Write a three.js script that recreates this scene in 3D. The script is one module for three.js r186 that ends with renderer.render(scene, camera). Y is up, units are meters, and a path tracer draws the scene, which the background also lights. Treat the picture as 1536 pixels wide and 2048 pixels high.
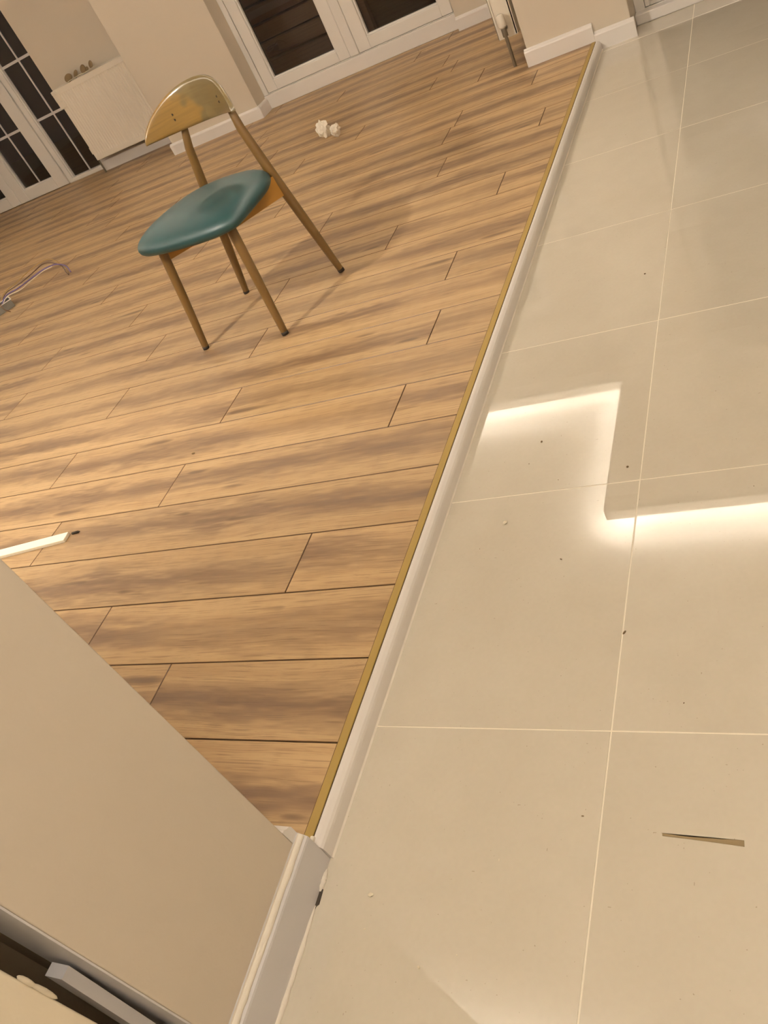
import * as THREE from 'three';
import { RoundedBoxGeometry } from 'three/addons/geometries/RoundedBoxGeometry.js';
import { mergeGeometries } from 'three/addons/utils/BufferGeometryUtils.js';
import { RectAreaLightUniformsLib } from 'three/addons/lights/RectAreaLightUniformsLib.js';

// ------------------------------------------------------------------ camera, sky, exposure
const scene = new THREE.Scene();
const renderer = new THREE.WebGLRenderer({ antialias: true });
renderer.toneMapping = THREE.LinearToneMapping;
renderer.toneMappingExposure = 0.94;
renderer.shadowMap.enabled = true;
RectAreaLightUniformsLib.init();
scene.background = new THREE.Color().setRGB(0.004, 0.0035, 0.004);       // night outside

const camera = new THREE.PerspectiveCamera(2 * Math.atan(1024 / 1667.42) * 180 / Math.PI, 1536 / 2048, 0.05, 60);
camera.position.set(0.8427, 1.1527, 0.5077);
{
  const X = new THREE.Vector3(0.86846, -0.413716, -0.273161);
  const D = new THREE.Vector3(-0.110262, -0.698383, 0.70718);
  const F = new THREE.Vector3(-0.483342, -0.584039, -0.652134);
  camera.quaternion.setFromRotationMatrix(new THREE.Matrix4().makeBasis(X, D.negate(), F.negate()));
}
scene.add(camera);

// the warm strip lights in the ceiling cove and the spot in the soffit: positions and strength
const LED_COLOR = [1.0, 0.915, 0.79], LED_POWER = 560, LAMP_COLOR = [1.0, 0.91, 0.82], LAMP_POWER = 2.2, SPOT_COLOR = [1.0, 0.90, 0.78], SPOT_POWER = 30;
const SOFFIT = 2.357, LIP = 0.09, TOP = 2.535;                            // heights over the wooden floor

// ------------------------------------------------------------------ helpers
let seed = 7;
const rnd = () => { seed = (seed * 1664525 + 1013904223) >>> 0; return seed / 4294967296; };
const used = {};
function numbered(n) { used[n] = (used[n] ?? -1) + 1; return used[n] ? n + '_' + String(used[n]).padStart(3, '0') : n; }
function tag(o, label, category, group, kind) {
  if (label) o.userData.label = label;
  if (category) o.userData.category = category;
  if (group) o.userData.group = group;
  if (kind) o.userData.kind = kind;
  return o;
}
function thing(name, label, category, pos = [0, 0, 0], turn = 0, group, kind) {
  const o = new THREE.Group(); o.name = numbered(name); scene.add(o);
  o.position.set(...pos); o.rotation.y = turn;
  return tag(o, label, category, group, kind);
}
function part(name, geo, mat, parent) {
  const g = Array.isArray(geo) ? mergeGeometries(geo.map(q => { const n = q.index ? q.toNonIndexed() : q; return n; })) : geo;
  const m = new THREE.Mesh(g, mat); m.name = name; m.castShadow = m.receiveShadow = true;
  parent.add(m); return m;
}
function solo(name, geo, mat, label, category, group, kind) {
  const m = part(numbered(name), geo, mat, scene); return tag(m, label, category, group, kind);
}
function boxUV(g) {                                                       // uv in metres, by the face's direction
  if (g.index) g = g.toNonIndexed();
  const p = g.attributes.position, n = g.attributes.normal, uv = new Float32Array(p.count * 2);
  for (let i = 0; i < p.count; i++) {
    const a = [Math.abs(n.getX(i)), Math.abs(n.getY(i)), Math.abs(n.getZ(i))];
    const k = a[1] >= a[0] && a[1] >= a[2] ? 1 : a[0] >= a[2] ? 0 : 2;
    uv[2 * i] = k === 0 ? p.getZ(i) : p.getX(i); uv[2 * i + 1] = k === 1 ? p.getZ(i) : p.getY(i);
  }
  g.setAttribute('uv', new THREE.BufferAttribute(uv, 2)); return g;
}
function box(x0, x1, y0, y1, z0, z1, r = 0) {
  const w = x1 - x0, h = y1 - y0, d = z1 - z0;
  const g = r ? new RoundedBoxGeometry(w, h, d, 2, Math.min(r, w / 2.01, h / 2.01, d / 2.01)) : new THREE.BoxGeometry(w, h, d);
  g.translate((x0 + x1) / 2, (y0 + y1) / 2, (z0 + z1) / 2); return boxUV(g);
}
// rectangular frame of four bars round an opening, in the xy plane
function ring(x0, x1, y0, y1, l, r, b, t, z0, z1, rad = 0.004) {
  return [box(x0, x0 + l, y0, y1, z0, z1, rad), box(x1 - r, x1, y0, y1, z0, z1, rad), box(x0 + l - 0.001, x1 - r + 0.001, y0, y0 + b, z0, z1, rad), box(x0 + l - 0.001, x1 - r + 0.001, y1 - t, y1, z0, z1, rad)];
}
// sweep of a closed 2D profile [[a, b] ...] from P to Q: a goes along A, b along up
function sweep(profile, P, Q, A, closeEnds = true) {
  const pos = [], up = [0, 1, 0], at = (B, [a, b]) => [B[0] + A[0] * a + up[0] * b, B[1] + A[1] * a + up[1] * b, B[2] + A[2] * a + up[2] * b];
  const n = profile.length;
  for (let i = 0; i < n; i++) { const p = profile[i], q = profile[(i + 1) % n], a = at(P, p), b = at(P, q), c = at(Q, q), d = at(Q, p); pos.push(...a, ...b, ...c, ...a, ...c, ...d); }
  if (closeEnds) {
    const tris = THREE.ShapeUtils.triangulateShape(profile.map(([a, b]) => new THREE.Vector2(a, b)), []);
    for (const t of tris) { pos.push(...at(P, profile[t[0]]), ...at(P, profile[t[1]]), ...at(P, profile[t[2]]), ...at(Q, profile[t[2]]), ...at(Q, profile[t[1]]), ...at(Q, profile[t[0]])); }
  }
  const g = new THREE.BufferGeometry(); g.setAttribute('position', new THREE.Float32BufferAttribute(pos, 3)); g.computeVertexNormals(); return boxUV(g);
}
// flat slab with chamfered top edges over a convex polygon [[x, z] ...]
function slab(poly, y0, y1, c, uvOf) {
  const n = poly.length, cx = poly.reduce((s, p) => s + p[0], 0) / n, cz = poly.reduce((s, p) => s + p[1], 0) / n;
  const inset = poly.map((p, i) => {                                      // move each corner inward by c along both edges
    const a = poly[(i + n - 1) % n], b = poly[(i + 1) % n];
    const u = [a[0] - p[0], a[1] - p[1]], v = [b[0] - p[0], b[1] - p[1]], lu = Math.hypot(...u), lv = Math.hypot(...v);
    const s = Math.abs((u[0] * v[1] - u[1] * v[0]) / (lu * lv)) || 1;
    return [p[0] + c / s * (u[0] / lu + v[0] / lv), p[1] + c / s * (u[1] / lu + v[1] / lv)];
  });
  const pos = [], tri = (...q) => { for (const v of q) pos.push(...v); };
  const T = inset.map(p => [p[0], y1, p[1]]), M = poly.map(p => [p[0], y1 - c, p[1]]), B = poly.map(p => [p[0], y0, p[1]]);
  const area = poly.reduce((s, p, i) => { const q = poly[(i + 1) % n]; return s + p[0] * q[1] - q[0] * p[1]; }, 0);
  const f = (a, b, d) => area < 0 ? tri(a, b, d) : tri(a, d, b);
  for (let i = 1; i < n - 1; i++) { f(T[0], T[i], T[i + 1]); f(B[0], B[i + 1], B[i]); }
  for (let i = 0; i < n; i++) { const j = (i + 1) % n; f(M[i], M[j], T[j]); f(M[i], T[j], T[i]); f(B[i], B[j], M[j]); f(B[i], M[j], M[i]); }
  const g = new THREE.BufferGeometry(); g.setAttribute('position', new THREE.Float32BufferAttribute(pos, 3)); g.computeVertexNormals();
  const uv = [], flat = 6 * (n - 2) * 3; for (let i = 0; i < pos.length; i += 3) uv.push(...uvOf(pos[i], pos[i + 2], i >= flat));
  g.setAttribute('uv', new THREE.Float32BufferAttribute(uv, 2)); return g;
}
// round bar with a radius at each point
function bar(points, radii, seg = 14, caps = true) {
  const P = points.map(p => new THREE.Vector3(...p)), pos = [], idx = [], uv = [];
  let ref = new THREE.Vector3(1, 0, 0); let len = 0;
  P.forEach((p, i) => {
    const t = new THREE.Vector3().subVectors(P[Math.min(i + 1, P.length - 1)], P[Math.max(i - 1, 0)]).normalize();
    if (Math.abs(t.dot(ref)) > 0.9) ref = new THREE.Vector3(0, 0, 1);
    const a = new THREE.Vector3().crossVectors(t, ref).normalize(), b = new THREE.Vector3().crossVectors(a, t).normalize(); ref = b;
    if (i) len += p.distanceTo(P[i - 1]);
    for (let k = 0; k <= seg; k++) { const th = k / seg * 2 * Math.PI, r = radii[i] ?? radii[radii.length - 1]; pos.push(p.x + r * (Math.cos(th) * a.x + Math.sin(th) * b.x), p.y + r * (Math.cos(th) * a.y + Math.sin(th) * b.y), p.z + r * (Math.cos(th) * a.z + Math.sin(th) * b.z)); uv.push(k / seg * 0.1, len); }
  });
  for (let i = 0; i < P.length - 1; i++) for (let k = 0; k < seg; k++) { const a = i * (seg + 1) + k, b = a + seg + 1; idx.push(a, b, a + 1, a + 1, b, b + 1); }
  if (caps) for (const e of [0, P.length - 1]) { const c = pos.length / 3; pos.push(P[e].x, P[e].y, P[e].z); uv.push(0.05, 0); for (let k = 0; k < seg; k++) { const a = e * (seg + 1) + k; e ? idx.push(c, a + 1, a) : idx.push(c, a, a + 1); } }
  const g = new THREE.BufferGeometry(); g.setAttribute('position', new THREE.Float32BufferAttribute(pos, 3)); g.setAttribute('uv', new THREE.Float32BufferAttribute(uv, 2)); g.setIndex(idx); g.computeVertexNormals(); return g;
}
const curve = (pts, n = 24) => new THREE.CatmullRomCurve3(pts.map(p => new THREE.Vector3(...p))).getPoints(n).map(v => [v.x, v.y, v.z]);

// ------------------------------------------------------------------ noise and textures
const PERM = new Uint32Array(65536); for (let i = 0; i < 65536; i++) PERM[i] = (rnd() * 4294967296) >>> 0;
const hsh = (x, y) => PERM[(PERM[(x & 65535)] + y * 7919) & 65535] / 4294967296;
function vn(x, y, px = 0) {                                              // value noise; px wraps x
  const xi = Math.floor(x), yi = Math.floor(y), fx = x - xi, fy = y - yi, u = fx * fx * (3 - 2 * fx), v = fy * fy * (3 - 2 * fy);
  const w = k => px ? ((k % px) + px) % px : k;
  const a = hsh(w(xi), yi), b = hsh(w(xi + 1), yi), c = hsh(w(xi), yi + 1), d = hsh(w(xi + 1), yi + 1);
  return a + (b - a) * u + (c - a) * v + (a - b - c + d) * u * v;
}
const sm = (a, b, x) => { const t = Math.min(1, Math.max(0, (x - a) / (b - a))); return t * t * (3 - 2 * t); };
function tex(w, h, fn, color = true, repeat) {
  const d = new Uint8Array(w * h * 4);
  for (let y = 0; y < h; y++) for (let x = 0; x < w; x++) { const c = fn(x, y), i = 4 * (y * w + x); d[i] = c[0]; d[i + 1] = c[1]; d[i + 2] = c[2]; d[i + 3] = 255; }
  const t = new THREE.DataTexture(d, w, h); t.magFilter = THREE.LinearFilter; t.minFilter = THREE.LinearMipmapLinearFilter; t.generateMipmaps = true; t.wrapS = t.wrapT = THREE.RepeatWrapping;
  if (color) t.colorSpace = THREE.SRGBColorSpace;
  if (repeat) t.repeat.set(repeat, repeat);
  t.needsUpdate = true; return t;
}
const mixc = (a, b, t) => [a[0] + (b[0] - a[0]) * t, a[1] + (b[1] - a[1]) * t, a[2] + (b[2] - a[2]) * t];
const PLANK_L = 1.348, PLANK_W = 0.19, STRIPS = 8;
const OAK_LIGHT = [196, 165, 122], OAK_MID = [175, 143, 102], OAK_DARK = [112, 86, 63], OAK_PORE = [98, 74, 50];
const oakMap = tex(2048, 2048, (X, Y) => {
  if (Y < 6) return [106, 78, 50];                                          // dark painted bevel
  const s = Math.floor(Y / 256), u = X / 2048 * PLANK_L, v = (Y % 256) / 256 * PLANK_W, o = s * 37.3;
  const w = v + 0.012 * (vn(u * 3 + o, v * 9 + s * 11) - 0.5) + 0.004 * (vn(u * 11 + o, v * 30) - 0.5);
  // smoky heartwood streak through the middle of the board, ragged at its sides
  const mid = 0.095 + 0.055 * (vn(u * 1.7 + o + 5, s * 3.1) - 0.5);
  const wide = 0.042 + 0.045 * vn(u * 2.3 + o + 9, s * 5.7);
  const rag = (vn(u * 9 + o, w * 70 + s) - 0.5) * 0.9 + (vn(u * 28 + o, w * 160 + s) - 0.5) * 0.55;
  const heart = sm(1.3, -0.25, Math.abs(w - mid) / (wide * 0.86) + rag * 0.75) * (0.5 + 0.55 * sm(0.2, 0.75, vn(u * 2.1 + o + 31, s * 9.3 + w * 8)));
  const band = vn(u * 2.2 + o, w * 60 + s * 5), fine = vn(u * 14 + o, w * 720 + s), hair = vn(u * 30 + o, w * 1500 + s * 3);
  let c = mixc(OAK_LIGHT, OAK_MID, 0.65 * sm(0.25, 0.85, band * 0.7 + 0.3 * fine));
  c = mixc(c, OAK_DARK, Math.min(1, heart) * 0.86);
  c = mixc(c, OAK_PORE, 0.30 * sm(0.62, 0.95, fine) + 0.20 * sm(0.7, 1, hair));
  const kn = vn(u * 5 + o + 77, v * 22 + s * 3); if (kn > 0.93) c = mixc(c, OAK_PORE, sm(0.93, 1, kn) * 0.8);
  const g = 0.97 + 0.06 * (s * 0.618 % 1);
  return [c[0] * g, c[1] * g, c[2] * g];
});
const oakBump = tex(1024, 1024, (X, Y) => { const u = X / 1024 * PLANK_L, v = Y / 1024 * PLANK_W * STRIPS; const f = 150 + 70 * (vn(u * 16, v * 620) - 0.5) - 90 * sm(0.72, 1, vn(u * 32, v * 1300)); return [f, f, f]; }, false);
const tileMap = tex(1024, 1024, (X, Y) => {
  const u = X / 1024, v = Y / 1024;
  const n = 0.5 * vn(u * 6, v * 6, 6) + 0.3 * vn(u * 19, v * 19, 19) + 0.2 * vn(u * 150, v * 150, 150);
  let c = mixc([219, 211, 194], [209, 200, 182], n);
  const sp = vn(u * 230 + 9, v * 230 + 3); if (sp > 0.985) c = mixc(c, [150, 132, 105], 0.6);
  return c;
});
const tileRough = tex(512, 512, (X, Y) => { const u = X / 512, v = Y / 512; const n = 2 + 5 * vn(u * 5, v * 5, 5) + 6 * sm(0.6, 1, vn(u * 17 + 3, v * 17, 17)); return [n, n, n]; }, false);
const plasterBump = tex(512, 512, (X, Y) => { const n = 128 + 60 * (vn(X / 7, Y / 7) - 0.5) + 50 * (vn(X / 2.2, Y / 2.2) - 0.5); return [n, n, n]; }, false, 1.6);
const varnishSheen = tex(512, 512, (X, Y) => {                                 // worn, mottled wood; reflected light painted in: golden at one end, olive grey elsewhere
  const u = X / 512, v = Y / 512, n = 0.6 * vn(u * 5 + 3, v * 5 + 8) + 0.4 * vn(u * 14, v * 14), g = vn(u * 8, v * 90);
  const sheenPatch = sm(0.42, 0.34, u + 0.34 * (n - 0.5)), mott = sm(0.55, 0.8, vn(u * 9 + 30, v * 7 + 2));
  return mixc(mixc(mixc([116, 101, 66], [150, 118, 60], sheenPatch), [136, 118, 76], 0.5 * mott), [82, 66, 40], 0.22 * g);
});

// ------------------------------------------------------------------ materials
const std = (o) => new THREE.MeshStandardMaterial(o), phy = (o) => new THREE.MeshPhysicalMaterial(o);
const M = {
  oak: std({ map: oakMap, bumpMap: oakBump, bumpScale: 0.0004, roughness: 0.42 }),
  under: std({ color: 0x5a4630, roughness: 0.9 }),
  tile: phy({ map: tileMap, roughnessMap: tileRough, roughness: 1, ior: 1.85 }),
  grout: std({ color: 0xf2ead8, roughness: 0.8 }),
  gold: std({ color: 0xa58a48, roughness: 0.55 }),
  wall: std({ color: 0xd6cab8, roughness: 0.85, bumpMap: plasterBump, bumpScale: 0.0004 }),
  white: std({ color: 0xece6e0, roughness: 0.42 }),
  caulk: std({ color: 0xf0e8da, roughness: 0.7, bumpMap: plasterBump, bumpScale: 0.001 }),
  primer: std({ color: 0xd9d6d6, roughness: 0.6 }),
  upvc: std({ color: 0xeee9e2, roughness: 0.3 }),
  ceiling: std({ color: 0xf4f0ea, roughness: 0.9 }),
  glass: phy({ color: 0xffffff, transmission: 1, thickness: 0, roughness: 0.0, ior: 1.5 }),
  bar: std({ color: 0xd8d4d2, roughness: 0.4 }),
  seal: std({ color: 0x2a2622, roughness: 0.8 }),
  radiator: std({ color: 0xefe6d6, roughness: 0.4 }),
  grille: std({ color: 0x8d8270, roughness: 0.6 }),
  chrome: std({ color: 0x8b8478, roughness: 0.35, metalness: 0.9 }),
  legwood: phy({ color: 0x705428, roughness: 0.38, clearcoat: 0.5, clearcoatRoughness: 0.25 }),
  backwood: phy({ map: varnishSheen, roughness: 0.3, clearcoat: 0.8, clearcoatRoughness: 0.18 }),
  ply: std({ color: 0xb08038, roughness: 0.45 }),
  teal: phy({ color: 0x113a3c, roughness: 0.45, clearcoat: 0.15, clearcoatRoughness: 0.4 }),
  rubber: std({ color: 0x2e2418, roughness: 0.8 }),
  paper: std({ color: 0xf3ead9, roughness: 0.9, side: THREE.DoubleSide }),
  tape: std({ color: 0x8a7858, roughness: 0.85 }),
  fence: std({ color: 0x4a3a32, roughness: 0.8 }),
  dark: std({ color: 0x3c342a, roughness: 0.9 }),
  hollow: std({ color: 0x85765f, roughness: 0.9, bumpMap: plasterBump, bumpScale: 0.001 }),
  cream: std({ color: 0xf0e4cc, roughness: 0.7, bumpMap: plasterBump, bumpScale: 0.0006 }),
};

// ------------------------------------------------------------------ the ceiling: soffit round the walls, lip, raised middle
const STEP = -0.043, SKEW = -0.01511;                                     // lower floor; the step runs slightly askew to the boards
const edge = z => SKEW * z;                                               // x of the step's edge
const X0 = -6.6, X1 = 1.95, ZB = -5.95, ZF = 2.4;                         // outer limits of the rooms
const CX0 = -5.6, CXM = -0.48, CX1 = 1.3, CZ0 = -4.63, CZM = -3.27, CZ1 = -0.2, CXN = 0.06, CZ2 = 1.9;
{
  const c = thing('ceiling', 'white ceiling with a lowered border round a raised middle', null, [0, 0, 0], 0, null, 'structure');
  part('ceiling_panel', box(X0, X1, TOP, TOP + 0.08, ZB, ZF), M.ceiling, c);
  const t = SOFFIT + 0.02;
  for (const [a, b, z0, z1] of [[X0, X1, ZB, CZ0], [CXM, X1, CZ0, CZM], [X0, CXN, CZ1, CZ2], [X0, X1, CZ2, ZF], [X0, CX0, CZ0, CZ1], [CX1, X1, CZM, CZ2]]) part('soffit', box(a, b, SOFFIT, t, z0, z1), M.ceiling, c);
  const l = 0.015, L = SOFFIT + LIP;
  for (const [a, b, z0, z1] of [[CX0, CXM, CZ0 - l, CZ0], [CXM, CXM + l, CZ0 - l, CZM], [CXM, CX1, CZM - l, CZM], [CX1, CX1 + l, CZM, CZ2], [CX0, CXN, CZ1, CZ1 + l], [CXN - l, CXN, CZ1, CZ2], [CXN, CX1, CZ2, CZ2 + l], [CX0 - l, CX0, CZ0, CZ1]]) part('cove_lip', box(a, b, SOFFIT, L, z0, z1), M.ceiling, c);
}
const led = std({ color: 0xfff4dc, emissive: new THREE.Color().setRGB(...LED_COLOR), emissiveIntensity: 3 });
function ledStrip(ax, az, bx, bz, nx, nz, where) {                        // n points from the lip into the cove's hidden side
  const off = 0.06, y = SOFFIT + LIP - 0.014, cx = (ax + bx) / 2 + nx * off, cz = (az + bz) / 2 + nz * off, len = Math.hypot(bx - ax, bz - az) - 0.1;
  const t = thing('led_strip', 'warm glowing strip light hidden in the ceiling cove ' + where, 'strip light', [cx, y, cz], nx ? Math.PI / 2 : 0, null);
  part('channel', box(-len / 2, len / 2, SOFFIT + 0.0205 - y, 0, -0.012, 0.012, 0.002), M.white, t);
  part('strip', box(-len / 2, len / 2, 0, 0.006, -0.006, 0.006), led, t);
  const l = new THREE.RectAreaLight(new THREE.Color().setRGB(...LED_COLOR), LED_POWER, len, 0.02);
  l.position.set(cx, y + 0.012, cz); scene.add(l); l.lookAt(cx - nx * 0.02, y + 1, cz - nz * 0.02); l.name = 'led_strip_glow';
}
ledStrip(CX0, CZ0, CXM, CZ0, 0, -1, 'along the glazed back wall');
ledStrip(CXM, CZ0, CXM, CZM, 1, 0, 'beside the pillar');
ledStrip(CXM, CZM, CX1, CZM, 0, -1, 'in front of the pillar');
ledStrip(CX1, CZM, CX1, CZ2, 1, 0, 'above the tiled floor');
ledStrip(CX0, CZ1, CXN - 0.1, CZ1, 0, 1, 'above the near wall');
ledStrip(CX0, CZ0, CX0, CZ1, -1, 0, 'at the far left of the room');
{                                                                         // flush lamp of opal glass over the tiles, behind the picture
  const t = thing('ceiling_lamp', 'round opal glass ceiling lamp above the tiles behind the picture', 'ceiling lamp', [0.72, TOP, 0.62]);
  part('mount', new THREE.CylinderGeometry(0.09, 0.09, 0.03, 32).translate(0, -0.015, 0), M.white, t);
  part('stem', new THREE.CylinderGeometry(0.012, 0.012, 0.2, 12).translate(0, -0.12, 0), M.chrome, t);
  part('lamp_globe', new THREE.SphereGeometry(0.11, 32, 20).translate(0, -0.3, 0), std({ color: 0xfffaf0, emissive: new THREE.Color().setRGB(...LAMP_COLOR), emissiveIntensity: 4 }), t);
  const s = new THREE.PointLight(new THREE.Color().setRGB(...LAMP_COLOR), LAMP_POWER, 0, 2);
  s.position.set(0.72, TOP - 0.3, 0.62); s.castShadow = true; s.shadow.radius = 5.5; scene.add(s); s.name = 'ceiling_lamp_glow';
}
{
  const x = -1.75, z = -0.1;
  const t = thing('ceiling_spotlight', 'round recessed ceiling spotlight above the white batten', 'spotlight', [x, SOFFIT, z]);
  part('bezel', new THREE.TorusGeometry(0.045, 0.006, 8, 32).rotateX(Math.PI / 2), M.chrome, t);
  const lens = part('lens', new THREE.CylinderGeometry(0.04, 0.04, 0.004, 28).translate(0, -0.001, 0), std({ color: 0xffffff, emissive: new THREE.Color().setRGB(...SPOT_COLOR), emissiveIntensity: 6 }), t);
  const s = new THREE.SpotLight(new THREE.Color().setRGB(...SPOT_COLOR), SPOT_POWER, 0, 1.05, 0.6, 2);
  s.position.set(x, SOFFIT - 0.012, z); s.target.position.set(-2.1, 0.3, -2.6); s.castShadow = true; s.shadow.radius = 3; scene.add(s, s.target); s.name = 'ceiling_spotlight_glow';
}

// ------------------------------------------------------------------ floors
{
  const f = thing('floor', 'warm oak laminate boards with smoky streaks on the raised floor', null, [0, 0, 0], 0, null, 'structure');
  part('underlay', sweep([[X0 - 0.2, STEP - 0.06], [-0.0005, STEP - 0.06], [-0.0005, -0.0012], [-0.0185, -0.0012], [-0.0185, -0.0095], [X0 - 0.2, -0.0095]], [edge(0.045), 0, 0.045], [edge(-5.95), 0, -5.95], [1, 0, 0]), M.under, f);
  // joint positions read row by row; the rest follow at random
  const joint = { 1: -.857, 2: -.300, 3: -1.342, 4: -.927, 5: -.205, 6: -.888, 7: -.192, 8: -.952, 9: -.226, 10: -1.014, 11: -.572, 12: -.157, 13: -1.021, 14: -.500, 15: -.084, 17: -.557, 18: -.21, 22: -.806 };
  const z0 = -0.16669, gap = 0.0009;
  let k = 0;
  for (let row = -2; row < 31; row++) {
    const za = Math.min(z0 - row * PLANK_W, 0.045) - gap, zb = Math.max(z0 - (row + 1) * PLANK_W, -5.9) + gap;
    if (za - zb < 0.02) continue;
    let j = joint[row] ?? -(0.1 + rnd() * 1.2);
    const cuts = []; while (j + PLANK_L < edge(za) - 0.06) j += PLANK_L; for (; j > X0; j -= PLANK_L) cuts.push(j);
    let right = null;
    for (const c of [...cuts, X0]) {
      const rA = right === null ? edge(za) - 0.0185 : right - gap, rB = right === null ? edge(zb) - 0.0185 : right - gap, l = c + gap;
      const first = right; right = c; if (Math.min(rA, rB) - l < 0.03) continue;
      const s = (k * 5 + Math.floor(rnd() * 3)) % STRIPS, flip = rnd() < 0.5; k++;
      const uv = (x, z, groove) => groove ? [0.5, 2.5 / 2048] : [0.002 + 0.996 * (flip ? c + PLANK_L - x : x - c) / PLANK_L, (s + 0.03 + 0.94 * ((flip ? za - z : z - zb) / PLANK_W)) / STRIPS];
      part('plank', slab([[l, za], [rA, za], [rB, zb], [l, zb]], -0.009, 0, 0.0012, uv), M.oak, f);
    }
  }
}
{
  const f = thing('floor', 'glossy cream porcelain floor tiles with thin white joints', null, [0, 0, 0], 0, null, 'structure');
  part('grout', box(-0.5, X1 + 0.2, STEP - 0.03, STEP - 0.0006, -4.2, ZF), M.grout, f);
  const xL = 0.4674, zT = -0.2269, P = 0.6, rot = -0.00505, g = 0.00125;
  for (let i = -1; i < 3; i++) for (let j = -7; j < 5; j++) {
    const cx = xL + (i + 0.5) * P, cz = zT + (j + 0.5) * P;
    let x0 = -P / 2 + g, x1 = P / 2 - g;
    if (i < 0) x0 = -cx - 0.02; if (cx + x1 > X1) x1 = X1 - cx;
    const du = rnd(), dv = rnd();
    const m = part('tile', slab([[x0, P / 2 - g], [x1, P / 2 - g], [x1, -P / 2 + g], [x0, -P / 2 + g]], -0.009, 0, 0.0006, (x, z) => [x / 0.9 + du, z / 0.9 + dv]), M.tile, f);
    m.position.set(cx + rot * (cz), STEP, cz - rot * (cx - xL));
    m.rotation.set((rnd() - 0.5) * 0.0016, rot, (rnd() - 0.5) * 0.0016);
  }
}

// ------------------------------------------------------------------ the step: gold edging and white riser board
{
  const zE = 0.026, zB = -3.8868;
  solo('edge_strip', sweep([[-0.0180, -0.0011], [-0.0180, 0.0008], [-0.0172, 0.0014], [-0.0010, 0.0014], [-0.0004, 0.0008], [-0.0004, -0.0011]], [edge(zE), 0, zE], [edge(zB), 0, zB], [1, 0, 0]), M.gold, 'mustard gold edging strip along the edge of the step', 'edge strip');
  solo('baseboard_step', sweep([[0.0010, STEP], [0.0010, -0.0015], [0.0025, 0.0005], [0.0080, 0.0005], [0.0110, -0.0008], [0.0175, -0.0055], [0.0205, -0.0105], [0.0215, -0.016], [0.0220, STEP]], [edge(zE) , 0, zE], [edge(zB), 0, zB], [1, 0, 0]), M.white, 'white bevelled board facing the low step above the tiles', null, null, 'structure');
  solo('trim_1', sweep([[0.0215, STEP], [0.0215, STEP + 0.004], [0.0245, STEP + 0.0005], [0.0245, STEP]], [edge(zE), 0, zE], [edge(zB), 0, zB], [1, 0, 0]), M.caulk, 'thin bead of white sealant where the step meets the tiles', null, null, 'structure');
}

// ------------------------------------------------------------------ walls
const H = TOP, LOW = STEP - 0.03;
const wall = (name, geos, label) => solo(name, geos, M.wall, label, null, null, 'structure');
wall('wall_near', [box(-6.6, -0.1, LOW, H, 0.045, 0.334), box(-0.1, 0, LOW, H, 0.045, 0.334, 0.003)], 'beige end of the near wall beside the step');
wall('wall_left', box(X0 - 0.15, X0, LOW, H, ZB, 0.334), 'beige left wall of the boarded room');
wall('wall_right', box(X1, X1 + 0.15, LOW, H, -4.3, ZF + 0.15), 'beige right wall over the tiles');
wall('wall_front', box(-0.6, X1 + 0.15, LOW, H, ZF, ZF + 0.15), 'beige wall behind the camera');
wall('wall_alcove', box(-4.415, -3.286, LOW, H, -5.95, -5.62), 'beige alcove wall behind the ribbed radiator');
wall('wall_back', [box(-3.286, -2.473, LOW, H, -5.40, -5.13, 0.004), box(-3.286, -3.0, LOW, H, -5.95, -5.40)], 'beige projecting wall between radiator alcove and double doors');
wall('wall_back', [box(-0.955, -0.26, LOW, H, -5.95, -5.222), box(-2.473, -0.955, 2.1, H, -5.95, -5.222)], 'beige wall to the right of and above the double doors');
wall('wall_back', box(-6.6, -4.415, 2.1, H, -5.95, -5.62), 'beige wall above the barred glass doors');
wall('wall_pillar', box(-0.26, 0.228, LOW, H, -5.95, -3.887, 0.004), 'beige pillar wall at the far end of the step');
wall('wall_back', [box(0.228, X1, 2.06, H, -4.3, -4.02), box(1.75, X1, LOW, 2.06, -4.3, -4.02)], 'beige wall around the glass doors behind the tiles');
solo('wall_hall', [box(-0.25, -0.002, LOW, H, 0.3835, ZF, 0.004)], M.cream, 'cream painted board beyond the open slot in the near wall', null, null, 'structure');

// slot in the near wall: white lining, dark back, loose white batten
solo('trim_2', box(-0.104, -0.001, LOW, H, 0.334, 0.3365), M.primer, 'grey white lining of the slot in the near wall', null, null, 'structure');
solo('trim_3', [box(-0.25, -0.15, LOW, H, 0.334, 0.3835), box(-0.15, -0.104, LOW, H, 0.334, 0.3365)], M.hollow, 'dark bare back of the slot in the near wall', null, null, 'structure');
{
  const g = new THREE.BoxGeometry(0.03, 0.5, 0.016).translate(0, -0.25, 0); boxUV(g);
  const b = solo('batten', g, M.primer, 'grey white batten standing inside the slot of the near wall', 'batten');
  b.position.set(-0.055, 0.335, 0.3495); b.rotation.x = -0.03;
}
// chipped paint along the slot's edge
for (const [y, s, i] of [[0.415, 1, 0], [0.385, 1.5, 1]]) {
  const g = new THREE.IcosahedronGeometry(0.008, 1); g.scale(0.5, 2 * s, 0.45);
  const m = solo('paint_flake', g, M.cream, i ? 'larger curled flake of cream paint at the slot edge' : 'small curled flake of cream paint at the slot edge', 'paint flake'); m.position.set(-0.004, y, 0.3815);
}

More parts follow.
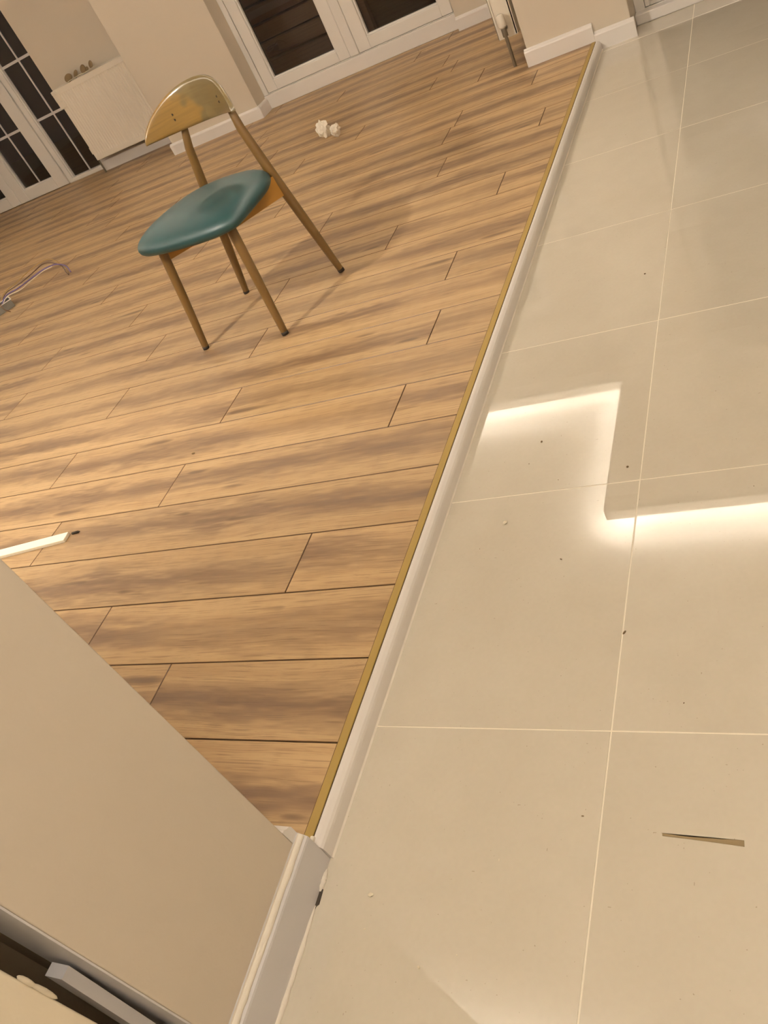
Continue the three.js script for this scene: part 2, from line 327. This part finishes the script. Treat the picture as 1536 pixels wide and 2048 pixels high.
// skirting boards
const SK = [[0, 0], [0.018, 0], [0.018, 0.066], [0.0155, 0.0715], [0.009, 0.0755], [0.004, 0.081], [0, 0.081]];
function skirt(name, P, Q, A, label, mat = M.white, s = 1) { return solo(name, sweep(SK.map(([a, b]) => [a, b * s]), P, Q, A), mat, label, null, null, 'structure'); }
skirt('baseboard_back', [-3.305, 0, -5.13], [-2.458, 0, -5.13], [0, 0, 1], 'white skirting board under the projecting beige wall');
skirt('baseboard_back', [-2.473, 0, -5.275], [-2.473, 0, -5.115], [1, 0, 0], 'short white skirting return beside the double doors');
skirt('baseboard_back', [-0.955, 0, -5.222], [-0.27, 0, -5.222], [0, 0, 1], 'white skirting board right of the double doors');
skirt('baseboard_alcove', [-4.40, 0, -5.62], [-3.29, 0, -5.62], [0, 0, 1], 'white skirting board under the ribbed radiator', M.white, 1.15);
skirt('baseboard_pillar', [-0.272, 0, -3.887], [edge(-3.87) - 0.001, 0, -3.887], [0, 0, 1], 'white skirting board on the pillar above the oak floor', M.white, 0.99);
skirt('baseboard_pillar', [edge(-3.87), STEP, -3.887], [0.243, STEP, -3.887], [0, 0, 1], 'white skirting board on the pillar above the tiles', M.white, 1.02);
skirt('baseboard_near', [-6.5, 0, 0.045], [0.0, 0, 0.045], [0, 0, -1], 'white skirting board along the boarded side of the near wall');
{
  const b = thing('baseboard_near', 'grey white skirting board with sealant at the end of the near wall', null, [0, 0, 0], 0, null, 'structure');
  part('board', sweep([[0, STEP], [0.0175, STEP], [0.0175, 0.034], [0.0165, 0.038], [0.009, 0.043], [0.003, 0.047], [0, 0.047]], [0, 0, 0.0275], [0, 0, 0.334], [1, 0, 0]), M.primer, b);
  // sealant run over the top edge and a ragged one at the floor
  const bead = (pts, rr) => bar(pts, rr, 8);
  const n = 22, top = [], rt = [], low = [], rl = [];
  for (let i = 0; i <= n; i++) { const z = 0.03 + 0.3 * i / n; top.push([0.0075 + 0.001 * (rnd() - 0.5), 0.0435 + 0.0012 * (rnd() - 0.5), z]); rt.push(0.006 + 0.0012 * rnd()); }
  part('sealant', bead(top, rt), M.caulk, b);
  for (const [a, c] of [[0.045, 0.083], [0.106, 0.33]]) { const P = [], R = []; for (let i = 0; i <= 14; i++) { const z = a + (c - a) * i / 14; P.push([0.0185 + 0.0012 * (rnd() - 0.5), STEP + 0.001, z]); R.push(Math.min(1, 3 * i / 14, 3 * (1 - i / 14) + 0.2) * (0.0035 + 0.002 * rnd() + (z > 0.1 && z < 0.15 ? 0.003 : 0)) + 0.0008); } part('sealant', bead(P, R), M.caulk, b); }
  part('gap', slab([[0.0172, 0.076], [0.0235, 0.079], [0.0245, 0.103], [0.0205, 0.107], [0.0172, 0.124]], STEP - 0.001, STEP + 0.0008, 0.0003, (x, z) => [x, z]), M.dark, b);
  part('filler', box(-0.002, 0.006, -0.001, 0.006, 0.012, 0.027, 0.002), M.caulk, b);
}

// ------------------------------------------------------------------ glazed doors
function leaf(t, name, x0, x1, y0, y1, gx0, gx1, gy0, gy1, z, bars) {
  const m = part(name, ring(x0, x1, y0, y1, gx0 - x0, x1 - gx1, gy0 - y0, y1 - gy1, z - 0.03, z + 0.03, 0.006), M.upvc, t);
  const bw = 0.012;                                                       // sloped glazing bead round the pane
  part('glazing_bead', ring(gx0 - 0.002, gx1 + 0.002, gy0 - 0.002, gy1 + 0.002, bw, bw, bw, bw, z - 0.008, z + 0.018, 0.005), M.upvc, m);
  part('pane', box(gx0, gx1, gy0, gy1, z - 0.012, z - 0.009), M.glass, m);
  if (bars) {
    for (const y of bars.y) part('glazing_bar', box(gx0, gx1, y - 0.010, y + 0.010, z - 0.008, z - 0.002), M.bar, m);
    for (const x of bars.x) part('glazing_bar', box(x - 0.007, x + 0.007, gy0, gy1, z - 0.008, z - 0.001), M.bar, m);
  }
  return m;
}
{
  const t = thing('door_1', 'white double glass doors with thin crossed bars at the left', null, [0, 0, 0], 0, null, 'structure');
  const z = -5.745, ys = [0.545, 0.99, 1.435, 1.88];
  part('frame', [box(-6.30, -6.22, 0, 2.1, z - 0.035, z + 0.02, 0.004), box(-4.924, -4.872, 0, 2.1, z - 0.035, z + 0.02, 0.004), box(-4.44, -4.40, 0, 2.1, z - 0.035, z + 0.02, 0.004), box(-4.88, -4.40, 0, 0.034, z - 0.035, z + 0.03, 0.006), box(-6.3, -4.4, 2.04, 2.1, z - 0.035, z + 0.02, 0.004)], M.upvc, t);
  const a = leaf(t, 'leaf', -5.58, -4.931, 0.004, 2.035, -5.462, -5.066, 0.1, 1.94, z, { x: [-5.252], y: ys });
  const b = leaf(t, 'leaf', -6.215, -5.583, 0.004, 2.035, -6.10, -5.700, 0.1, 1.94, z, { x: [-5.9], y: ys });
  const c = part('side_light', [box(-4.872, -4.858, 0.034, 2.04, z - 0.02, z + 0.01, 0.003)], M.upvc, t);
  part('pane', box(-4.858, -4.44, 0.034, 2.04, z - 0.012, z - 0.009), M.glass, c);
  for (const y of ys) part('glazing_bar', box(-4.858, -4.44, y - 0.010, y + 0.010, z - 0.008, z - 0.002), M.bar, c);
  part('glazing_bar', box(-4.663, -4.649, 0.034, 2.04, z - 0.008, z - 0.001), M.bar, c);
  for (const y of [0.12, 0.78, 1.7]) part('hinge', bar([[-4.928, y, z + 0.032], [-4.928, y + 0.09, z + 0.032]], [0.009], 10), M.upvc, t);
  part('seal', box(-4.9305, -4.9245, 0.004, 2.035, z - 0.03, z + 0.006), M.seal, t);
}
{
  const t = thing('door_2', 'white double glass doors in the recess behind the chair', null, [0, 0, 0], 0, null, 'structure');
  const z = -5.305, y0 = 0.094;
  part('sill', box(-2.473, -0.955, 0, 0.094, -5.40, -5.270, 0.005), M.white, t);
  part('frame', ring(-2.473, -0.955, y0, 2.1, 0.040, 0.016, 0.006, 0.05, z - 0.04, z + 0.025), M.upvc, t);
  leaf(t, 'leaf', -2.427, -1.735, y0 + 0.008, 2.045, -2.346, -1.820, 0.172, 1.96, z, null);
  leaf(t, 'leaf', -1.665, -0.974, y0 + 0.008, 2.045, -1.573, -1.050, 0.178, 1.96, z, null);
  part('cover_strip', box(-1.7345, -1.6655, y0 + 0.006, 2.045, z - 0.02, z + 0.034, 0.006), M.upvc, t);
  part('seal', [box(-2.4335, -2.4265, y0, 2.045, z - 0.02, z + 0.008), box(-2.43, -0.974, y0 + 0.003, y0 + 0.0085, z - 0.02, z + 0.01)], M.seal, t);
}
{
  const t = thing('door_3', 'white glass doors with low sill behind the tiled floor', null, [0, 0, 0], 0, null, 'structure');
  part('sill', box(0.228, 1.75, STEP, 0.004, -4.16, -4.018, 0.006), M.white, t);
  part('frame', ring(0.228, 1.75, 0, 2.06, 0.045, 0.05, 0.006, 0.05, -4.15, -4.075), M.upvc, t);
  leaf(t, 'leaf', 0.274, 0.98, 0.007, 2.01, 0.297, 0.90, 0.026, 1.93, -4.11, null);
  leaf(t, 'leaf', 0.983, 1.70, 0.007, 2.01, 1.07, 1.62, 0.026, 1.93, -4.11, null);
}
// outside: ground and a dark slatted fence
solo('ground', box(-9, 5, LOW - 0.05, -0.08, -9, -5.96), M.dark, 'dark paving outside the glass doors', null, null, 'structure');
solo('ground', box(0.24, 5, LOW - 0.05, -0.09, -5.96, -4.31), M.dark, 'dark paving outside the doors behind the tiles', null, null, 'structure');
{
  const f = thing('slatted_fence', 'dark timber slat fence outside behind the double glass doors', 'fence', [-2.2, -0.08, -5.95]);
  for (let i = 0; i < 16; i++) part('slat', box(-0.62, 0.36, 0.03 + i * 0.125, 0.14 + i * 0.125, -0.012, 0.014, 0.008), M.fence, f);
  for (const x of [-0.66, 0.37]) part('post', box(x, x + 0.07, 0, 2.1, -0.03, 0.03, 0.004), M.fence, f);
}

// ------------------------------------------------------------------ radiators
function ribbedPanel(w, h, pitch, depth) {                                // front sheet with vertical flutes, flat margins above and below
  const n = Math.round((w - 0.05) / pitch), prof = [[-w / 2, 0], [-w / 2 + 0.025, 0]];
  for (let i = 0; i < n; i++) { const x = -w / 2 + 0.025 + i * (w - 0.05) / n, p = (w - 0.05) / n; prof.push([x + p * 0.2, depth], [x + p * 0.55, depth], [x + p * 0.75, 0], [x + p, 0]); }
  prof.push([w / 2, 0]);
  const pos = [], y0 = 0.035, y1 = h - 0.035, e = 0.012;
  for (let i = 0; i < prof.length - 1; i++) {
    const [a, da] = prof[i], [b, db] = prof[i + 1];
    const q = (A, B, C, D) => pos.push(...A, ...B, ...C, ...A, ...C, ...D);
    q([a, 0, 0], [b, 0, 0], [b, y0, 0], [a, y0, 0]);
    q([a, y0, 0], [b, y0, 0], [b, y0 + e, -db], [a, y0 + e, -da]);
    q([a, y0 + e, -da], [b, y0 + e, -db], [b, y1 - e, -db], [a, y1 - e, -da]);
    q([a, y1 - e, -da], [b, y1 - e, -db], [b, y1, 0], [a, y1, 0]);
    q([a, y1, 0], [b, y1, 0], [b, h, 0], [a, h, 0]);
  }
  const g = new THREE.BufferGeometry(); g.setAttribute('position', new THREE.Float32BufferAttribute(pos, 3)); g.computeVertexNormals(); return boxUV(g);
}
function radiator(name, label, pos, turn, w, h) {                         // origin: bottom middle of the front sheet
  const t = thing(name, label, 'radiator', pos, turn);
  const d = 0.1;
  part('front_panel', [ribbedPanel(w, h, 0.0265, 0.005), box(-w / 2, w / 2, 0, h, -0.016, -0.008, 0.003)], M.radiator, t);
  part('back_panel', box(-w / 2, w / 2, 0, h, -d, -d + 0.014, 0.004), M.radiator, t);
  const g = part('top_grille', ring(-w / 2, w / 2, -d, 0.001, 0.008, 0.008, 0.006, 0.006, -0.004, 0.004, 0.001).map(q => boxUV(q.rotateX(Math.PI / 2).translate(0, h - 0.001, 0))), M.radiator, t);
  part('slats', Array.from({ length: Math.floor(w / 0.022) }, (_, i) => box(-w / 2 + 0.012 + i * 0.022, -w / 2 + 0.02 + i * 0.022, h - 0.004, h, -d + 0.004, -0.004)), M.radiator, g);
  for (const s of [-1, 1]) {
    const c = part('side_cover', box(s * w / 2 - (s > 0 ? 0.004 : 0), s * w / 2 + (s > 0 ? 0 : 0.004), 0, h, -d + 0.002, -0.002, 0.002), M.radiator, t);
    for (let i = 0; i < 3; i++) part('louvre', box(s * w / 2 - 0.006, s * w / 2 + 0.006, h - 0.15 + i * 0.045, h - 0.125 + i * 0.045, -d + 0.02, -0.014, 0.003), M.radiator, c);
  }
  return t;
}
{
  const t = radiator('radiator', 'wide cream ribbed radiator in the alcove beside the barred doors', [-3.885, 0.118, -5.5], 0, 0.86, 0.584);
  for (let i = 0; i < 3; i++) part('end_clip', box(-0.452, -0.405 + i * 0.008, 0.555 - i * 0.055, 0.585 - i * 0.055 + (i ? 0.028 : 0), -0.04, 0.012 - i * 0.002, 0.006), M.radiator, t);
  part('lockshield_cap', bar([[-0.46, 0.05, -0.05], [-0.46, 0.105, -0.05]], [0.018, 0.016], 12), M.radiator, t);
  part('tail_pipe', bar([[-0.46, -0.118, -0.05], [-0.46, 0.05, -0.05], [-0.44, 0.056, -0.05], [-0.428, 0.056, -0.05]], [0.008], 10), M.chrome, t);
}
{
  const t = radiator('radiator', 'cream panel radiator seen end-on beside the pillar', [-0.408, 0.126, -4.5], -Math.PI / 2, 0.96, 0.58);
  const w = 0.48;                                                         // local +x points to the camera end
  const v = part('valve', bar([[w + 0.045, 0.02, -0.05], [w + 0.045, 0.06, -0.05]], [0.014, 0.014], 12), M.chrome, t);
  part('valve_nut', bar([[w - 0.002, 0.05, -0.05], [w + 0.045, 0.05, -0.05]], [0.011], 10), M.chrome, v);
  part('thermostat_head', bar([[w + 0.045, 0.06, -0.05], [w + 0.045, 0.07, -0.05], [w + 0.045, 0.115, -0.05], [w + 0.045, 0.122, -0.05]], [0.017, 0.021, 0.019, 0.012], 18), M.radiator, v);
  part('supply_pipe', bar([[w + 0.045, -0.126, -0.05], [w + 0.045, 0.03, -0.05]], [0.0085], 10), M.chrome, t);
}
// sprig of dried round leaves on the radiator
{
  const t = thing('dried_sprig', 'dried sprig of brown round leaves lying on the alcove radiator', 'sprig', [-4.0, 0.703, -5.55]);
  const lf = std({ color: 0x7d6848, roughness: 0.8, side: THREE.DoubleSide }), st = std({ color: 0xd8cdb4, roughness: 0.7 });
  part('stem', bar(curve([[-0.17, 0.006, 0], [-0.06, 0.012, 0.01], [0.05, 0.01, 0], [0.16, 0.02, 0.005]]), [0.003], 6), st, t);
  for (const [x, y, a, b, r] of [[-0.145, 0.024, 0.045, 0.028, 0.25], [-0.055, 0.026, 0.034, 0.018, 0.7], [0.03, 0.032, 0.036, 0.024, 0.75], [0.06, 0.02, 0.02, 0.015, 0.4], [0.115, 0.036, 0.03, 0.018, 0.9]]) {
    const g = new THREE.SphereGeometry(1, 16, 10); g.scale(a, b, 0.004); g.rotateZ(r); g.translate(x, y + 0.004, 0.004 * Math.sin(x * 90));
    part('leaf', g, lf, t);
  }
}

// ------------------------------------------------------------------ chair
{
  const t = thing('dining_chair', 'teal padded dining chair with half-moon wooden back on the oak boards', 'chair', [-1.008, 0, -2.012], -0.12915);
  // front: local +z
  for (const s of [-1, 1]) {
    const f = part('leg', bar([[s * 0.2, 0.006, 0.196], [s * 0.1955, 0.07, 0.186], [s * 0.186, 0.21, 0.165], [s * 0.172, 0.418, 0.135]], [0.0128, 0.0142, 0.0165, 0.0175], 18), M.legwood, t);
    part('foot_cap', bar([[s * 0.2004, 0, 0.1969], [s * 0.1996, 0.012, 0.1952]], [0.0125, 0.0135], 18), M.rubber, f);
    const b = part('leg', bar([[s * 0.247, 0.006, -0.2], [s * 0.232, 0.08, -0.2005], [s * 0.208, 0.2, -0.202], [s * 0.166, 0.41, -0.203], [s * 0.13, 0.595, -0.210], [s * 0.116, 0.66, -0.2255], [s * 0.106, 0.715, -0.236]], [0.0125, 0.0145, 0.017, 0.0185, 0.0160, 0.013, 0.009], 18), M.legwood, t);
    part('foot_cap', bar([[s * 0.2482, 0, -0.2], [s * 0.2458, 0.012, -0.2]], [0.0125, 0.0135], 18), M.rubber, b);
    // side rail of bare plywood between front and rear leg
    const P = [[s * 0.17, 0.415, 0.135], [s * 0.17, s < 0 ? 0.348 : 0.388, 0.14], [s * 0.173, s < 0 ? 0.286 : 0.338, -0.2], [s * 0.165, 0.415, -0.2]], g = new THREE.BufferGeometry(), w = 0.009, pos = [];
    const A = P.map(p => [p[0] - w, p[1], p[2]]), B = P.map(p => [p[0] + w, p[1], p[2]]), q = (a, b2, c, d) => pos.push(...a, ...b2, ...c, ...a, ...c, ...d);
    q(A[0], A[1], A[2], A[3]); q(B[3], B[2], B[1], B[0]); for (let i = 0; i < 4; i++) { const j = (i + 1) % 4; q(A[j], A[i], B[i], B[j]); }
    g.setAttribute('position', new THREE.Float32BufferAttribute(pos, 3)); g.computeVertexNormals(); part('side_rail', boxUV(g), M.ply, t);
  }
  part('cross_rail', box(-0.165, 0.165, 0.365, 0.415, -0.212, -0.194, 0.003), M.ply, t); part('cross_rail', box(-0.165, 0.165, 0.385, 0.415, 0.115, 0.133, 0.003), M.ply, t);
  // seat cushion: rounded shield, domed
  const out = [[0, 0.228], [0.12, 0.222], [0.2, 0.205], [0.24, 0.175], [0.253, 0.11], [0.25, 0.02], [0.23, -0.075], [0.185, -0.155], [0.11, -0.2], [0, -0.215]];
  const loop = [...out, ...out.slice(1, -1).reverse().map(([x, z]) => [-x, z])];
  const ol = new THREE.CatmullRomCurve3(loop.map(([x, z]) => new THREE.Vector3(x, 0, z)), true, 'centripetal').getPoints(72).slice(0, 72);
  const rings = [[0.55, 0.413], [0.93, 0.413], [0.975, 0.4155], [1, 0.423], [1.008, 0.433], [0.995, 0.443], [0.96, 0.4535], [0.90, 0.4625], [0.78, 0.4715], [0.6, 0.4775], [0.38, 0.4805], [0.15, 0.4815]];
  const pos = [], idx = []; const C0 = [0.003, -0.0];
  for (const [s, y] of rings) for (const p of ol) { const sag = 0; pos.push(C0[0] + p.x * s, y + sag - 0.012 * sm(0.05, 0.24, p.z * s) + 0.0, p.z * s); }
  const N = 72; for (let i = 0; i < rings.length - 1; i++) for (let k = 0; k < N; k++) { const a = i * N + k, b = i * N + (k + 1) % N, c = a + N, d = b + N; idx.push(a, b, c, b, d, c); }
  let c = pos.length / 3; pos.push(C0[0], 0.482, 0); for (let k = 0; k < N; k++) idx.push((rings.length - 1) * N + k, (rings.length - 1) * N + (k + 1) % N, c);
  c = pos.length / 3; pos.push(C0[0], 0.413, 0); for (let k = 0; k < N; k++) idx.push((k + 1) % N, k, c);
  const sg = new THREE.BufferGeometry(); sg.setAttribute('position', new THREE.Float32BufferAttribute(pos, 3)); sg.setIndex(idx); sg.computeVertexNormals(); part('seat', sg, M.teal, t);
  // backrest: half-moon sheet bent round the sitter
  const W = 0.217, nx = 40, ny = 10, fOf = x => -0.236 + 0.125 * (x / W) ** 2;
  const top = x => 0.676 + 0.118 * Math.pow(Math.max(0, 1 - Math.pow(Math.abs(x) / W, 2.3)), 0.62), bot = x => 0.654 + 0.018 * (x / W) ** 2;
  const grid = (th) => { const a = []; for (let i = 0; i <= nx; i++) for (let j = 0; j <= ny; j++) { const e = -Math.cos(i / nx * Math.PI), x = W * e, y = bot(x) + (top(x) - bot(x)) * j / ny, d = 2 * 0.125 * x / W / W, l = Math.hypot(1, d); const rim = th * (1 - 0.55 * Math.pow(Math.abs(2 * j / ny - 1), 6)); a.push(x - d / l * rim, y, fOf(x) + rim / l - 0.10 * (y - 0.66)); } return a; };
  const fr = grid(0.008), bk = grid(-0.008), bp = [...fr, ...bk], bi = [], o = fr.length / 3, id = (i, j) => i * (ny + 1) + j, buv = [];
  for (let i = 0; i < nx; i++) for (let j = 0; j < ny; j++) { const a = id(i, j), b = id(i + 1, j), d = id(i, j + 1), e = id(i + 1, j + 1); bi.push(a, b, d, b, e, d, o + a, o + d, o + b, o + b, o + d, o + e); }
  for (let i = 0; i < nx; i++) for (const j of [0, ny]) { const a = id(i, j), b = id(i + 1, j); j ? bi.push(a, b, o + a, b, o + b, o + a) : bi.push(a, o + a, b, b, o + a, o + b); }
  for (const i of [0, nx]) for (let j = 0; j < ny; j++) { const a = id(i, j), b = id(i, j + 1); i ? bi.push(a, o + a, b, b, o + a, o + b) : bi.push(a, b, o + a, b, o + b, o + a); }
  for (let k = 0; k < bp.length; k += 3) buv.push(bp[k] / 0.45 + 0.5, (bp[k + 1] - 0.6) / 0.45);
  const bg = new THREE.BufferGeometry(); bg.setAttribute('position', new THREE.Float32BufferAttribute(bp, 3)); bg.setAttribute('uv', new THREE.Float32BufferAttribute(buv, 2)); bg.setIndex(bi); bg.computeVertexNormals();
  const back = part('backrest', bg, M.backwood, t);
  for (const s of [-1, 1]) for (const y of [0.700, 0.718]) { const x = s * 0.112; const g = new THREE.CylinderGeometry(0.0042, 0.0042, 0.003, 12).rotateX(Math.PI / 2); g.translate(x, y, fOf(x) + 0.0085 - 0.10 * (y - 0.66)); part('screw_plug', g, M.rubber, back); }
}

// ------------------------------------------------------------------ small things lying about
function crumple(r, sx, sy, sz, k) {
  const g = new THREE.IcosahedronGeometry(r, 3).toNonIndexed(), p = g.attributes.position;
  for (let i = 0; i < p.count; i++) { const x = p.getX(i) / r, y = p.getY(i) / r, z = p.getZ(i) / r; const n = 0.62 + 0.8 * Math.abs(vn(x * 2.1 + k * 9, y * 2.1 + z * 1.7 + 40) - 0.5) + 0.5 * vn(x * 3.7 + z * 3 + k, y * 3.7 + k * 3); p.setXYZ(i, x * r * n * sx, y * r * n * sy, z * r * n * sz); }
  g.computeVertexNormals(); g.computeBoundingBox(); g.translate(0, -g.boundingBox.min.y, 0); return boxUV(g);
}
{
  const a = solo('crumpled_paper', crumple(0.041, 0.8, 1.2, 0.75, 1), M.paper, 'taller crumpled piece of white paper left of the other on the boards', 'paper'); a.position.set(-1.505, 0, -4.02);
  const b = solo('crumpled_paper', crumple(0.034, 0.9, 0.85, 0.9, 2), M.paper, 'smaller round crumpled paper ball right of the other on the boards', 'paper'); b.position.set(-1.40, 0, -3.945);
}
{
  // white batten offcut on the boards, left edge of the picture
  const g = box(-0.34, 0, 0, 0.012, -0.018, 0.018, 0.002), b = solo('timber_batten', g, std({ color: 0xfffbe8, roughness: 0.6 }), 'bright white batten offcut lying on the boards beside the near wall', 'batten');
  b.position.set(-1.25, 0, -0.842); b.rotation.y = 0.136;
  const n = solo('pencil_stub', bar([[0, 0.004, 0], [0.022, 0.004, -0.004], [0.03, 0.004, -0.0055]], [0.004, 0.004, 0.001], 8), M.rubber, 'tiny dark splinter at the tip of the white batten', 'splinter'); n.position.set(-1.24, 0, -0.858);
}
{
  const s = slab([[0.558, -0.0605], [0.591, -0.0575], [0.632, -0.0578], [0.668, -0.0585], [0.6685, -0.0495], [0.637, -0.0518], [0.598, -0.0542], [0.5585, -0.0562]], 0, 0.0006, 0.0001, (x, z) => [x, z]);
  const m = solo('torn_tape', s, M.tape, 'narrow torn strip of brown paper tape on the tiles', 'tape'); m.position.y = STEP;
}
{
  // metal back box with loose wires
  const t = thing('socket_box', 'metal wall box with loose cut wires lying on the boards', 'socket box', [-3.475, 0, -3.03], 0.9);
  const metal = std({ color: 0x8d8c86, roughness: 0.45, metalness: 0.6 });
  part('box_body', [box(-0.07, 0.07, 0, 0.003, -0.04, 0.04), box(-0.07, -0.068, 0, 0.045, -0.04, 0.04), box(0.068, 0.07, 0, 0.045, -0.04, 0.04), box(-0.07, 0.07, 0, 0.045, -0.04, -0.038), box(-0.07, 0.07, 0, 0.045, 0.038, 0.04)], metal, t);
  part('rim', ring(-0.076, 0.076, -0.046, 0.046, 0.008, 0.008, 0.008, 0.008, -0.002, 0.002, 0.001).map(q => boxUV(q.rotateX(Math.PI / 2).translate(0, 0.046, 0))), M.white, t);
  t.updateMatrixWorld(true);
  const inv = t.matrixWorld.clone().invert();
  const L = p => new THREE.Vector3(...p).applyMatrix4(inv).toArray();
  const wires = [
    ['wire', 0x6a5a8a, [[-3.478, 0.030, -3.042], [-3.482, 0.055, -3.117], [-3.436, 0.050, -3.201], [-3.417, 0.045, -3.307], [-3.358, 0.050, -3.373], [-3.274, 0.045, -3.406], [-3.185, 0.025, -3.384], [-3.081, 0.006, -3.292]], 0.0042],
    ['wire', 0x5a4436, [[-3.494, 0.030, -3.060], [-3.527, 0.055, -3.169], [-3.473, 0.055, -3.251], [-3.445, 0.055, -3.376], [-3.416, 0.060, -3.451], [-3.298, 0.055, -3.419], [-3.225, 0.030, -3.396], [-3.130, 0.010, -3.306], [-3.081, 0.004, -3.263]], 0.0033],
    ['wire', 0xb99a62, [[-3.505, 0.030, -3.065], [-3.555, 0.055, -3.180], [-3.534, 0.055, -3.306], [-3.515, 0.060, -3.432], [-3.405, 0.070, -3.484], [-3.276, 0.055, -3.433], [-3.202, 0.020, -3.377], [-3.105, 0.005, -3.290]], 0.0028],
    ['wire', 0xe2d6c2, [[-3.470, 0.030, -3.039], [-3.452, 0.055, -3.093], [-3.398, 0.045, -3.167], [-3.390, 0.042, -3.288], [-3.342, 0.046, -3.366], [-3.288, 0.045, -3.389]], 0.003],
    ['wire', 0x6b4a2c, [[-3.470, 0.030, -3.05], [-3.42, 0.058, -2.99], [-3.380, 0.030, -2.96], [-3.360, 0.004, -2.97]], 0.0028]];
  for (const [n, c, pts, r] of wires) part(n, bar(curve(pts.map(L), 30), [r], 8), std({ color: c, roughness: 0.5 }), t);
}
// grit and plaster crumbs on the floors
const grit = std({ color: 0x6a5638, roughness: 0.9 }), crumb = std({ color: 0xe6dcc4, roughness: 0.9 });
function chip(r, k) { const g = new THREE.DodecahedronGeometry(r, 0); g.scale(1 + 0.6 * Math.sin(k * 7), 0.5, 1 + 0.4 * Math.cos(k * 5)); g.rotateY(k * 2.1); g.computeBoundingBox(); g.translate(0, -g.boundingBox.min.y, 0); return g; }
const named = ['dark grit crumb inside the bright reflection nearest the step', 'dark grit crumb between the two bright reflections beside the tile corner', 'largest brown crumb lying on the long tile joint', 'black speck on the tiles left of the torn tape', 'dark sliver on the far tiles before the stepped reflection', 'brown crumb on the tiles nearer than the stepped reflection'];
[[0.229, -1.004, .0026], [0.442, -0.872, .0026], [0.473, -0.426, .003], [0.439, -0.078, .0016], [0.424, -1.677, .0026], [0.33, -0.618, .002], [0.142, -0.669, .0012], [0.369, -0.336, .001], [0.691, -0.767, .0014], [0.29, -0.86, .001], [0.21, -0.93, .001], [0.58, -0.28, .001]].forEach(([x, z, r], i) => { const m = solo('grit_crumb', chip(r, i), grit, named[i] ?? 'minute dark speck of grit on the glossy tiles', 'crumb', i < 6 ? 'dark grit crumbs on the tiles' : 'minute dark specks on the tiles'); m.position.set(x, STEP, z); });
const pale = ['white plaster crumb on the tiles below the left reflection', 'white plaster crumb beside the sealed end of the near skirting', 'white plaster crumb nearest the bottom edge of the picture'];
[[0.187, -0.741, .004], [0.114, 0.078, .004], [0.226, 0.171, .003], [0.281, 0.146, .0015], [0.318, 0.002, .0016], [0.12, 0.13, .0016]].forEach(([x, z, r], i) => { const m = solo('plaster_crumb', chip(r, i + 20), crumb, pale[i] ?? 'minute white speck of plaster on the glossy tiles', 'crumb', i < 3 ? 'white plaster crumbs on the tiles' : 'minute white specks on the tiles'); m.position.set(x, STEP, z); });
{ const m = solo('grit_crumb', chip(0.005, 3), grit, 'small dark crumb lying on the oak boards near the chair', 'crumb'); m.position.set(-0.919, 0, -1.163); }

renderer.render(scene, camera);
